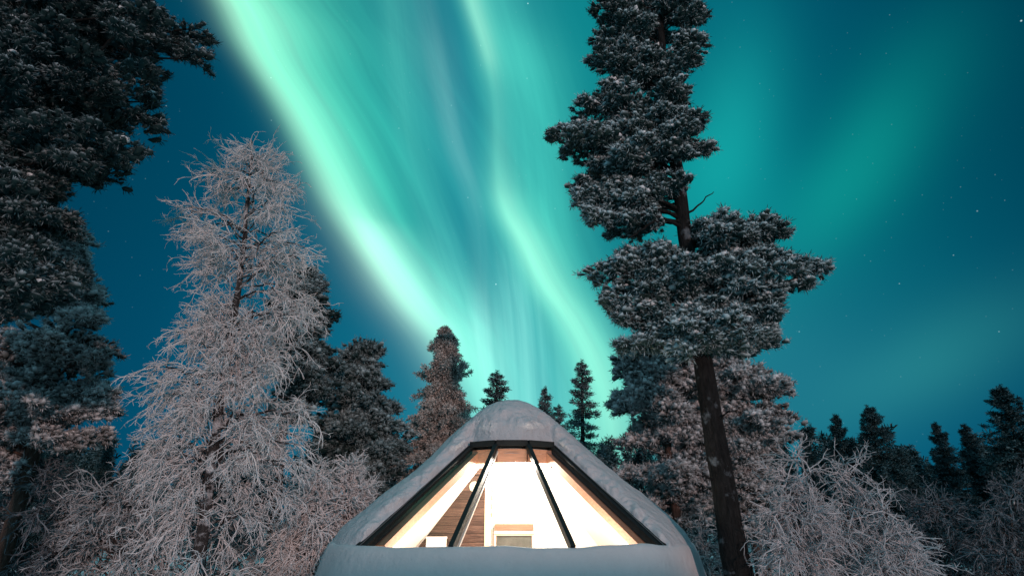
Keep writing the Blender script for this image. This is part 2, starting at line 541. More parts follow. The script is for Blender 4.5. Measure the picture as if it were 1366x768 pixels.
def tubes(mb, P, Rd, k=4, tint=None, smooth=True, caps=True):
    """P (N,n,3) polylines, Rd (N,n) radii -> tubes"""
    P = np.asarray(P, float)
    Rd = np.asarray(Rd, float)
    N, n = P.shape[:2]
    if N == 0:
        return
    T = np.gradient(P, axis=1)
    T /= np.linalg.norm(T, axis=2, keepdims=True) + 1e-9
    ref = np.zeros_like(T)
    m = (np.abs(T[:, :, 2].mean(1)) > .8)
    ref[m] = (0, 1, 0)
    ref[~m] = (0, 0, 1)
    A = np.cross(T, ref)
    A /= np.linalg.norm(A, axis=2, keepdims=True) + 1e-9
    B = np.cross(T, A)
    an = np.arange(k) * 2 * math.pi / k
    V = P[:, :, None, :] + Rd[:, :, None, None] * (A[:, :, None, :] * np.cos(an)[None, None, :, None] + B[:, :, None, :] * np.sin(an)[None, None, :, None])
    idx = np.arange(N * n * k).reshape(N, n, k)
    a = idx[:, :-1, :]
    b = np.roll(idx, -1, axis=2)[:, :-1, :]
    c = np.roll(idx, -1, axis=2)[:, 1:, :]
    d = idx[:, 1:, :]
    F_ = np.stack((a, d, c, b), axis=-1).reshape(-1, 4)
    tt = None
    if tint is not None:
        tt = np.broadcast_to(np.asarray(tint)[:, None, None] if np.ndim(tint) == 1 else np.asarray(tint)[:, :, None], (N, n, k)).ravel()
    mb.add(V.reshape(-1, 3), F_, tt, smooth)


def box(mb, c, s, rz=0.0):
    x, y, z = np.array(s) / 2
    v = np.array([(-x, -y, -z), (x, -y, -z), (x, y, -z), (-x, y, -z), (-x, -y, z), (x, -y, z), (x, y, z), (-x, y, z)])
    if rz:
        q = np.array([[math.cos(rz), -math.sin(rz), 0], [math.sin(rz), math.cos(rz), 0], [0, 0, 1]])
        v = v @ q.T
    mb.add(v + np.array(c), [(0, 3, 2, 1), (4, 5, 6, 7), (0, 1, 5, 4), (1, 2, 6, 5), (2, 3, 7, 6), (3, 0, 4, 7)])


def bar(mb, a, b, w, h, up=(0, 0, 1)):
    """a bevel-less rectangular bar from a to b: w across, h along up"""
    a, b, up = np.array(a, float), np.array(b, float), np.array(up, float)
    t = (b - a) / np.linalg.norm(b - a)
    s = np.cross(t, up)
    s /= np.linalg.norm(s)
    u = np.cross(s, t)
    v = []
    for p in (a, b):
        for i, j in ((-1, -1), (1, -1), (1, 1), (-1, 1)):
            v.append(p + s * i * w / 2 + u * j * h / 2)
    mb.add(v, [(0, 1, 2, 3), (7, 6, 5, 4), (0, 4, 5, 1), (1, 5, 6, 2), (2, 6, 7, 3), (3, 7, 4, 0)])


def slab(mb, pts, thick):
    """a flat polygon given thickness along its normal"""
    p = np.array(pts, float)
    nr = np.cross(p[1] - p[0], p[2] - p[0])
    nr /= np.linalg.norm(nr)
    q = p + nr * thick
    n = len(p)
    mb.add(np.concatenate((p, q)), [tuple(range(n))[::-1]])
    mb.f.append(np.array([tuple(range(n, 2 * n))]) + mb.nv - 2 * n); mb.sm.append(np.array([False]))
    mb.f.append(np.array([(i, (i + 1) % n, n + (i + 1) % n, n + i) for i in range(n)]) + mb.nv - 2 * n); mb.sm.append(np.full(n, False))


def vnoise(p, seed=0, octaves=3):
    """cheap smooth pseudo noise from summed sines, about -1..1"""
    rg = np.random.RandomState(seed)
    out = 0
    amp, fr, tot = 1.0, 1.0, 0
    for o in range(octaves):
        for j in range(4):
            d = rg.normal(size=3)
            d /= np.linalg.norm(d)
            out = out + amp * np.sin(p @ d * fr * rg.uniform(.8, 1.3) * 2 + rg.uniform(0, 6.28)) / 2
        tot += amp
        amp *= .5
        fr *= 2.1
    return out / tot


def ico(sub):
    bm = bmesh.new()
    bmesh.ops.create_icosphere(bm, subdivisions=sub, radius=1)
    v = np.array([x.co[:] for x in bm.verts])
    f = np.array([[q.index for q in t.verts] for t in bm.faces])
    bm.free()
    return v, f


ICO = {1: ico(1), 2: ico(2)}

# ------------------------------------------------------------------ ground
def make_ground():
    xs = np.concatenate((np.linspace(-500, -40, 12)[:-1], np.linspace(-40, 40, 90), np.linspace(40, 500, 12)[1:]))
    ys = np.concatenate((np.linspace(-300, -16, 8)[:-1], np.linspace(-16, 45, 90), np.linspace(45, 700, 12)[1:]))
    X, Y = np.meshgrid(xs, ys)
    p = np.stack((X, Y, X * 0), -1)
    Z = .12 * vnoise(p * .35, 3, 3)
    # unseen snow heap added behind the viewpoint to shade the snow bank
    Z = Z + 3.8 * np.exp(-((Y + 9) / 2.6) ** 2) * np.exp(-((X - 6.8) / 5.4) ** 6)
    Z = np.where(np.hypot(X, Y - 12.35) < 5, np.minimum(Z, .05), Z)
    ny, nx = X.shape
    i = np.arange(nx * ny).reshape(ny, nx)
    f = np.stack((i[:-1, :-1], i[:-1, 1:], i[1:, 1:], i[1:, :-1]), -1).reshape(-1, 4)
    mb = MB()
    mb.add(np.stack((X, Y, Z), -1).reshape(-1, 3), f, smooth=True)
    tag(mb.build('ground', M['ground']), kind='structure')


make_ground()

# ------------------------------------------------------------------ the cabin
CY, R0, RT, ZB, SL = 12.35, 3.37, 1.17, 1.2, .768
HIP = R(43.3)


def cone_z(r):
    return ZB + SL * (R0 - r)


def pol(r, th, z=None):
    """theta 0 looks at the viewpoint, positive to the right"""
    return np.array((r * math.sin(th), CY - r * math.cos(th), cone_z(r) if z is None else z))


cabin = thing('cabin', 'snow covered cone roofed cabin with brightly lit slanted glass front', 'cabin', (0, CY, 0))
ORI = (0, CY, 0)


def cpart(mb, name, mat, parent=None):
    o = mb.build(name, mat, cabin if parent is None else parent, ORI)
    return o


def grid_faces(i, flip=False):
    f = np.stack((i[:-1, :-1], i[:-1, 1:], i[1:, 1:], i[1:, :-1]), -1).reshape(-1, 4)
    return f[:, ::-1] if flip else f


def make_cabin():
    # base wall (twelve sided, below the glass) and floor
    mb = MB()
    th = np.radians(np.arange(-165, 196, 30))
    lo = np.array([pol(R0 - .02, t, .02) for t in th])
    hi = np.array([pol(R0 - .02, t, ZB - .06) for t in th])
    n = len(th)
    mb.add(np.concatenate((lo, hi)), [(i, i + 1, n + i + 1, n + i) for i in range(n - 1)])
    cpart(mb, 'base_wall', M['baseply'])
    mb = MB()
    slab(mb, [pol(R0 - .06, t, .5) for t in th[:-1]], .05)
    cpart(mb, 'floor', M['floor'])
    # roof skin outside the glass sector, and the white lining under it
    for name, off, mat, a0 in (('roof', -.02, M['roofskin'], HIP), ('lining', -.16, M['lining'], HIP)):
        mb = MB()
        tt = np.linspace(a0, 2 * math.pi - a0, 46)
        rr = np.linspace(0.02, R0 - .01, 14)
        V = np.array([[pol(r, t) + (0, 0, off) for t in tt] for r in rr])
        mb.add(V.reshape(-1, 3), grid_faces(np.arange(V.shape[0] * V.shape[1]).reshape(V.shape[:2])), smooth=True)
        t2 = np.linspace(-a0, a0, 13)
        r2 = np.linspace(.02, RT - .02, 5)
        V = np.array([[pol(r, t) + (0, 0, off) for t in t2] for r in r2])
        mb.add(V.reshape(-1, 3), grid_faces(np.arange(V.shape[0] * V.shape[1]).reshape(V.shape[:2])), smooth=True)
        cpart(mb, name, mat)
    # glass panes
    ang = [-HIP, -R(15), R(15), HIP]
    for i in range(3):
        mb = MB()
        a, b = ang[i], ang[i + 1]
        q = [pol(R0, a), pol(R0, b), pol(RT, b), pol(RT, a)]
        mb.add(q, [(0, 1, 2, 3)])
        cpart(mb, 'glass_pane', M['glass'])
    # dark mullions between the panes
    for a in (-R(15), R(15)):
        mb = MB()
        A, B = pol(R0 + .03, a) + (0, 0, .0), pol(RT - .01, a)
        up = np.cross(np.array((math.cos(a), math.sin(a), 0)), B - A)
        bar(mb, A, B, .078, .10, up)
        cpart(mb, 'mullion', M['frame'])
        mb = MB()                                              # thin bright strip on the inner side
        bar(mb, A + (0.02 * (1 if a < 0 else -1) + .04, .06, -.07), B + (.04, .06, -.07), .034, .03, up)
        cpart(mb, 'inner_trim', M['white'])
    # hip frames: an inner bar at the glass and an outer dark flashing with a thin metal edge
    for s in (-1, 1):
        a = s * HIP
        A, B = pol(R0 + .05, a), pol(RT - .02, a)
        up = np.cross(np.array((math.cos(a), math.sin(a), 0)), B - A)
        up /= np.linalg.norm(up)
        if up[2] < 0: up = -up
        mb = MB()
        bar(mb, A - up * .035, B - up * .035, .11, .11, up)
        fr = cpart(mb, 'hip_frame', M['frame'])
        side = np.array((s * math.cos(HIP), math.sin(HIP), 0))
        mb = MB()
        bar(mb, A + side * .135 + up * .012, B + side * .105 + up * .012, .15, .035, up)
        cpart(mb, 'flashing', M['frame'])
        mb = MB()
        bar(mb, A + side * .07 + up * .035, B + side * .06 + up * .035, .012, .012, up)
        cpart(mb, 'edge_strip', M['steel'], fr)
        # pale wooden beam inside
        mb = MB()
        A2, B2 = pol(R0 - .10, a * .945) - up * .165, pol(RT + .03, a * .945) - up * .165
        bar(mb, A2, B2, .24, .12, up)
        cpart(mb, 'wooden_rafter', M['beam'])
    # top frame (three short bars) and the wooden ring under it
    for i in range(3):
        a, b = ang[i], ang[i + 1]
        mb = MB()
        bar(mb, pol(RT - .02, a) + (0, 0, .03), pol(RT - .02, b) + (0, 0, .03), .16, .105)
        cpart(mb, 'top_frame', M['frame'])
        mb = MB()
        bar(mb, pol(RT - .02, a * .93) + (0, .05, -.20), pol(RT - .02, b * .93) + (0, .05, -.20), .14, .24)
        cpart(mb, 'ring_beam', M['beam'])
    # ceiling panels beside the rooms, the plank partition, its post, the white back wall
    mb = MB()
    slab(mb, [pol(R0 - .25, -HIP * .98) + (0, 0, -.28), pol(RT + .1, -HIP * .98) + (0, 0, -.30), (-.62, 12.86, 2.72), (-2.02, 12.86, .95)], .03)
    cpart(mb, 'ceiling_panel', M['lining'])
    mb = MB()
    slab(mb, [pol(R0 - .25, HIP * .98) + (0, 0, -.28), pol(RT + .1, HIP * .98) + (0, 0, -.30), (.62, 13.6, 2.62), (2.02, 13.6, .95)], .03)
    cpart(mb, 'ceiling_panel', M['lining'])
    mb = MB()
    slab(mb, [(-2.5, 12.9, .55), (-.57, 12.9, .55), (-.57, 12.9, 2.80), (-.72, 12.9, 2.80), (-2.5, 12.9, .50 + .55)], .06)
    cpart(mb, 'plank_wall', M['planks'])
    mb = MB()
    box(mb, (-.52, 12.90, 1.66), (.10, .14, 2.2))
    cpart(mb, 'wooden_post', M['post'])
    mb = MB()
    slab(mb, [(-1.3, 13.92, .55), (2.3, 13.92, .55), (2.3, 13.92, 1.3), (.9, 13.92, 2.43), (-1.0, 13.92, 2.43)], .05)
    cpart(mb, 'back_wall', M['lining'])
    mb = MB()
    slab(mb, [(-.49, 13.0, .55), (-.49, 13.9, .55), (-.49, 13.9, 2.42), (-.49, 13.0, 2.7)], .02)
    cpart(mb, 'side_wall', M['lining'])
    mb = MB()
    slab(mb, [(-.95, 13.93, 2.44), (.95, 13.93, 2.44), (.7, 11.6, 2.86), (-.7, 11.6, 2.86)], .02)
    cpart(mb, 'sloped_ceiling', M['lining'])
    # slatted wooden screen beside the post
    mb = MB()
    for k in range(5):
        a = np.array((-.44, 13.02, 2.44 - k * .17)); b = np.array((-.44, 13.45, 2.36 - k * .17))
        bar(mb, a, b, .03, .05)
    bar(mb, (-.44, 13.47, 1.6), (-.44, 13.47, 2.45), .04, .04, (0, 1, 0))
    cpart(mb, 'slat_screen', M['post'])

    # ---- snow on the roof: rounded lip along the glass
    prof_r = np.array([0, .15, .3, .6, .9, 1.28, 1.7, 2.1, 2.7, 3.1, 3.3, 3.42, 3.5, 3.56, 3.9])
    prof_z = np.array([4.0, 3.985, 3.94, 3.77, 3.52, 3.19, 2.78, 2.42, 1.95, 1.58, 1.38, 1.24, 1.08, .85, .0])
    # smooth the profile
    rs = np.linspace(0, 3.9, 400)
    zs = np.interp(rs, prof_r, prof_z)
    ker = np.ones(37) / 37
    zs = np.convolve(np.pad(zs, 18, mode='edge'), ker, 'valid')

    def snow(th_list, r_list, th_edge, r_edge):
        TH, RR = np.meshgrid(th_list, r_list)
        X = RR * np.sin(TH); Yv = -RR * np.cos(TH)
        low = np.where(RR < R0, cone_z(RR), ZB + (R0 - RR) * 1.1) + .015
        top = np.interp(RR, rs, zs)
        q = np.stack((X, Yv, top), -1)
        top = top + .045 * vnoise(q * 1.1, 5, 3) * np.clip(RR / .8, 0, 1) + .016 * vnoise(q * 6, 9, 3)
        # distance to the opening in front
        at_ = np.abs((TH + math.pi) % (2 * math.pi) - math.pi)
        dth = np.where(at_ > th_edge, RR * np.sin(np.clip(at_ - th_edge, 0, math.pi / 2)), 0)
        dr = np.where(RR < r_edge, r_edge - RR, 0)
        inside_sector = at_ <= th_edge + 1e-6
        d = np.where(inside_sector, dr, np.where(RR >= r_edge, dth, np.hypot(dr, dth)))
        d = np.maximum(d - .03, 0)
        low = np.where(d <= 0, low - .05, low)
        w = .30 + .05 * vnoise(q * 1.7, 11, 2)
        k = np.clip(d / w, 0, 1)
        prof = np.sqrt(np.clip(1 - (1 - k) ** 2, 0, 1))
        Z = low + np.maximum(top - low, .02) * prof
        # slumps and broken crust on the face that looks towards the glass
        p3 = np.stack((X, Yv, Z), -1)
        face = np.clip(d / .04, 0, 1) * np.clip(1.35 - d / w, 0, 1)
        ls = (.062 * vnoise(p3 * (4.5, 4.5, 7.5), 21, 4) + .03 * np.abs(vnoise(p3 * 11, 27, 3))) * face
        Yv = Yv - ls
        Z = Z + .5 * ls
        return np.stack((X, Yv + CY, Z), -1)
    te, re = HIP + R(1.9), RT - .07
    frac = np.concatenate((np.linspace(0, .03, 10)[:-1] ** 1, np.linspace(.03, .12, 16)[:-1], np.linspace(.12, 1, 60)))
    half = te + frac * (math.pi - te)
    th = np.concatenate((half, (2 * math.pi - half)[::-1][1:]))
    rl = np.concatenate((np.linspace(.01, re - .3, 18)[:-1], np.linspace(re - .3, re, 16), np.linspace(re, 3.46, 120)[1:]))
    mb = MB()
    V = snow(th, rl, te, re)
    mb.add(V.reshape(-1, 3), grid_faces(np.arange(V.shape[0] * V.shape[1]).reshape(V.shape[:2])), smooth=True)
    r2 = rl[rl <= re + 1e-9]
    t2 = np.linspace(-te, te, 60)
    V = snow(t2, r2, te, re)
    mb.add(V.reshape(-1, 3), grid_faces(np.arange(V.shape[0] * V.shape[1]).reshape(V.shape[:2])), smooth=True)
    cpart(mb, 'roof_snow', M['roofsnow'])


make_cabin()

# snow bank piled against the base
def make_bank():
    mb = MB()
    th = np.linspace(-math.pi, math.pi, 241)
    pr = np.array([3.28, 3.35, 3.40, 3.44, 3.48, 3.52, 3.55, 3.58, 3.61, 3.66, 3.78, 4.2, 5.2, 6.0])
    pz = np.array([1.10, 1.17, 1.205, 1.20, 1.17, 1.12, 1.04, .93, .78, .58, .38, .20, .08, -.12])
    rr = np.concatenate((np.linspace(3.28, 4.3, 40), np.linspace(4.3, 6.0, 16)[1:]))
    zz = np.interp(rr, pr, pz)
    zz = np.convolve(np.pad(zz, 2, mode='edge'), np.ones(5) / 5, 'valid')
    TH, RR = np.meshgrid(th, rr)
    ZZ = np.repeat(zz[:, None], len(th), 1)
    q = np.stack((np.sin(TH) * RR, -np.cos(TH) * RR, ZZ), -1)
    n1 = vnoise(np.stack((np.sin(TH) * 3.6, -np.cos(TH) * 3.6, 0 * TH), -1) * .9, 31, 3)
    ZZ = ZZ + .045 * n1 * np.clip((5.5 - RR) / 1.5, 0, 1) + .012 * vnoise(q * 3, 33, 2)
    # lower towards the back
    ZZ = ZZ - .12 * np.clip(-np.cos(TH), 0, 1)
    RR2 = RR + .05 * vnoise(q * 1.1, 35, 2)
    V = np.stack((RR2 * np.sin(TH), CY - RR2 * np.cos(TH), ZZ), -1)
    mb.add(V.reshape(-1, 3), grid_faces(np.arange(V.shape[0] * V.shape[1]).reshape(V.shape[:2]), True), smooth=True)
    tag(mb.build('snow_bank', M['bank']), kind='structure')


make_bank()

# ------------------------------------------------------------------ things inside the cabin
def inside():
    # round wall lamp
    t = thing('wall_lamp', 'round glowing lamp on the brown plank wall inside the cabin', 'lamp', (-.80, 12.89, 2.24))
    v, f = ICO[2]
    mb = MB(); mb.add(v * (.125, .05, .125) + (0, -.03, 0), f, smooth=True)
    mb.build('shade', M['lampglow'], t)
    mb = MB()
    an = np.linspace(0, 2 * math.pi, 25)
    tubes(mb, [np.stack((.13 * np.cos(an), 0 * an - .015, .13 * np.sin(an)), -1)], [np.full(25, .012)], 6)
    mb.build('rim', M['white'], t)
    # bed headboard
    t = thing('headboard', 'white headboard standing before the brown plank wall at the left pane', 'headboard', (-1.53, 12.6, .55))
    mb = MB(); box(mb, (0, 0, .38), (.40, .09, .60)); mb.build('panel', M['white'], t)
    mb = MB(); box(mb, (0, 0, .70), (.42, .11, .04)); mb.build('top_rail', M['white'], t)
    # switch plate
    t = thing('light_switch', 'small white switch plate low on the brown plank wall', 'switch', (-.87, 12.885, 1.20))
    mb = MB(); box(mb, (0, 0, 0), (.11, .015, .11)); mb.build('plate', M['white'], t)
    mb = MB(); box(mb, (0, -.010, 0), (.05, .012, .06)); mb.build('rocker', M['white'], t)
    # wall unit at the back: wooden board, white rail, framed grey panel
    t = thing('wall_cabinet', 'low wall cabinet with wooden top board and framed grey panel at the bright back wall', 'cabinet', (.045, 13.75, .55))
    mb = MB(); box(mb, (0, 0, .895), (.86, .20, .13)); mb.build('wooden_board', M['shelfwood'], t)
    mb = MB(); box(mb, (0, .02, .795), (.88, .16, .06)); mb.build('white_rail', M['white'], t)
    mb = MB(); box(mb, (0, .05, .39), (.80, .08, .74)); mb.build('grey_panel', M['panel'], t)
    mb = MB()
    box(mb, (-.42, .03, .39), (.05, .12, .745)); box(mb, (.42, .03, .39), (.05, .12, .745)); box(mb, (0, .03, .745), (.785, .12, .045))
    mb.build('panel_frame', M['post'], t)
    # curtain with its rod
    t = thing('curtain', 'thin white curtain hanging from a rod across the back wall', 'curtain', (-.12, 13.86, .6))
    mb = MB()
    xs = np.linspace(-.34, 1.0, 120)
    zs = np.array([.0, .6, 1.2, 1.79])
    X, Z = np.meshgrid(xs, zs)
    Yv = .022 * np.sin(X * 40 + np.sin(X * 9)) * (1 - .35 * Z / 1.8)
    mb.add(np.stack((X, Yv, Z), -1).reshape(-1, 3), grid_faces(np.arange(X.size).reshape(X.shape)), smooth=True)
    mb.build('cloth', M['curtain'], t)
    mb = MB(); tubes(mb, [[(-.36, 0, 1.80), (.3, 0, 1.795), (1.02, 0, 1.81)]], [[.008] * 3], 6); mb.build('rod', M['rod'], t)
    # lamp added behind the ring beam to warm the snow lip
    t = thing('added_lamp', 'lamp added behind the wooden ring beam of the cabin to warm the snow lip', 'lamp', (.1, 11.42, 2.68))
    mb = MB(); mb.add(v * (.15, .15, .04), f, smooth=True); mb.build('diffuser', M['lampglow'], t)
    for name, loc, e, sz in (('room_light', (.35, 12.4, 2.5), 330, .12), ('added_lamp_light', (.1, 11.36, 2.60), 260, .05), ('hidden_fill_light', (-1.15, 10.2, .98), 110, .10), ('hidden_fill_light', (1.15, 10.2, .98), 120, .10)):  # the low pair is hidden fill added to brighten the rafters
        ld = bpy.data.lights.new(name, 'POINT')
        ld.energy = e; ld.color = (1, .90, .78); ld.shadow_soft_size = sz
        lo = bpy.data.objects.new(name, ld); C.objects.link(lo); lo.location = loc


inside()

# ------------------------------------------------------------------ trees
def tuft_variants(n_blade, blob, seed, nvar=6, blade=.85, width=.11):
    """unit tuft: a rough lump of rimed needles with needle blades sticking out; z is the twig direction"""
    rg = np.random.RandomState(seed)
    out = []
    v0, f0 = ICO[1]
    for k in range(nvar):
        vs, fs, ts, nv = [], [], [], 0
        if blob:
            v = v0 * (.36, .36, .75) + (0, 0, .1)
            v = v * (1 + .26 * rg.normal(size=(len(v), 1)))
            vs.append(v); fs.append(f0); ts.append(np.clip(.25 + .5 * v[:, 2] + .15 * rg.normal(size=len(v)), 0, 1)); nv = len(v)
        d = rg.normal(size=(n_blade, 3)) + (0, 0, .55)
        d /= np.linalg.norm(d, axis=1, keepdims=True)
        s = np.cross(d, rg.normal(size=(n_blade, 3)))
        s /= np.linalg.norm(s, axis=1, keepdims=True)
        b0 = np.stack((0 * d[:, 0], 0 * d[:, 0], rg.uniform(-.55, .55, n_blade)), -1)
        L = rg.uniform(.7, 1.15, n_blade)[:, None] * blade
        w = width * rg.uniform(.7, 1.3, n_blade)[:, None]
        V = np.stack((b0 + d * .12 - s * w, b0 + d * L * .65 + s * w * .9, b0 + d * L), 1)
        vs.append(V.reshape(-1, 3))
        fs.append(np.arange(n_blade * 3).reshape(-1, 3) + nv)
        ts.append(np.tile((.15, .7, 1.0), n_blade))
        out.append((np.concatenate(vs), np.concatenate(fs), np.concatenate(ts), np.arange(sum(len(q) for q in fs)) < (len(f0) if blob else 0)))
    return out


TUFT_NEAR = tuft_variants(26, True, 1, blade=1.02, width=.07)
TUFT_FAR = tuft_variants(22, False, 2, blade=1.0, width=.13)


def frames(D, rg):
    D = D / (np.linalg.norm(D, axis=1, keepdims=True) + 1e-9)
    r = rg.normal(size=D.shape)
    A = np.cross(D, r)
    A /= np.linalg.norm(A, axis=1, keepdims=True) + 1e-9
    return A, np.cross(D, A), D


def scatter(mb, variants, P, D, S, rg, tj=.25, tint=None):
    """put a tuft at each P, along D, of size S"""
    P, D, S = np.asarray(P), np.asarray(D), np.asarray(S)
    A, B, D = frames(D, rg)
    pick = rg.randint(len(variants), size=len(P))
    for k, (v, f, t, sm) in enumerate(variants):
        m = np.where(pick == k)[0]
        if len(m) == 0:
            continue
        V = P[m][:, None, :] + S[m][:, None, None] * (v[None, :, 0:1] * A[m][:, None, :] + v[None, :, 1:2] * B[m][:, None, :] + v[None, :, 2:3] * D[m][:, None, :])
        Fm = (f[None] + (np.arange(len(m)) * len(v))[:, None, None]).reshape(-1, 3)
        off = rg.normal(size=len(m)) * tj if tint is None else tint[m] + rg.normal(size=len(m)) * tj * .6
        T = np.clip(t[None] + off[:, None], -.2, 1.3)
        mb.add(V.reshape(-1, 3), Fm, T.ravel(), np.tile(sm, len(m)))


def snow_blobs(mb, P, S, rg, flat=.6):
    v0, f0 = ICO[1]
    if len(P) == 0:
        return
    for k in range(5):
        m = np.arange(k, len(P), 5)
        if len(m) == 0: continue
        v = v0 * (1, 1, flat) * (1 + .16 * rg.normal(size=(len(v0), 1)))
        sc = S[m][:, None, None] * rg.uniform(.8, 1.25, size=(len(m), 1, 3))
        V = P[m][:, None, :] + v[None] * sc
        mb.add(V.reshape(-1, 3), (f0[None] + (np.arange(len(m)) * len(v0))[:, None, None]).reshape(-1, 3), smooth=True)


def in_poly(pts, poly):
    x, y = pts[:, 0], pts[:, 1]
    r = np.zeros(len(pts), bool)
    n = len(poly)
    for i in range(n):
        x0, y0 = poly[i]; x1, y1 = poly[(i + 1) % n]
        c = ((y0 > y) != (y1 > y)) & (x < (x1 - x0) * (y - y0) / (y1 - y0 + 1e-12) + x0)
        r ^= c
    return r


def crown_points(poly, n, Y, rg, depth=1.0, maxdep=2.2):
    """points filling the crown: the outline fixes its width at each height and the depth is as round as the width"""
    poly = np.array(poly, float)
    lo, hi = poly.min(0), poly.max(0)
    pts = []
    while len(pts) < n:
        q = rg.uniform(lo, hi, size=(n * 3, 2))
        pts.extend(q[in_poly(q, poly)].tolist())
    pts = np.array(pts[:n])
    # width of the outline at this height
    out = []
    for px, py in pts:
        xs = []
        for i in range(len(poly)):
            a, b = poly[i], poly[(i + 1) % len(poly)]
            if (a[1] > py) != (b[1] > py):
                xs.append(a[0] + (b[0] - a[0]) * (py - a[1]) / (b[1] - a[1]))
        c, hw = ((min(xs) + max(xs)) / 2, (max(xs) - min(xs)) / 2) if xs else (px, 10)
        u = min(1, abs(px - c) / (hw + 1e-6))
        hwm = min(maxdep, hw / F * Y * .95)
        out.append(at(px, py, Y + rg.uniform(-1, 1) * math.sqrt(1 - u * u) * hwm * depth))
    return np.array(out)


def poly_at(pl, z):
    """point of a trunk polyline at a height"""
    zz = pl[:, 2]
    z = np.clip(z, zz[0], zz[-1])
    return np.stack([np.interp(z, zz, pl[:, i]) for i in range(3)], -1)


def smooth_line(pts, n=24):
    p = np.array(pts, float)
    t = np.concatenate(([0], np.cumsum(np.linalg.norm(np.diff(p, axis=0), axis=1))))
    s = np.linspace(0, t[-1], n)
    q = np.stack([np.interp(s, t, p[:, i]) for i in range(3)], -1)
    for _ in range(2):
        q[1:-1] = (q[:-2] + 2 * q[1:-1] + q[2:]) / 4
    return q


def bezier(a, b, c, n):
    t = np.linspace(0, 1, n)[None, :, None]
    return a[:, None] * (1 - t) ** 2 + 2 * b[:, None] * t * (1 - t) + c[:, None] * t ** 2


def trunk_mesh(pl, r0, r1, rough=.06, seed=0, k=14):
    mb = MB()
    n = len(pl)
    s = np.linspace(0, 1, n)
    rd = r0 + (r1 - r0) * s ** .9
    rd = rd * (1 + .25 * np.exp(-s * 25))
    tubes(mb, [pl], [rd], k)
    v = mb.v[0]
    v += (vnoise(v * 3.0, seed, 3)[:, None] * rough * r0 * np.array((1, 1, 0))).astype(np.float32)
    return mb


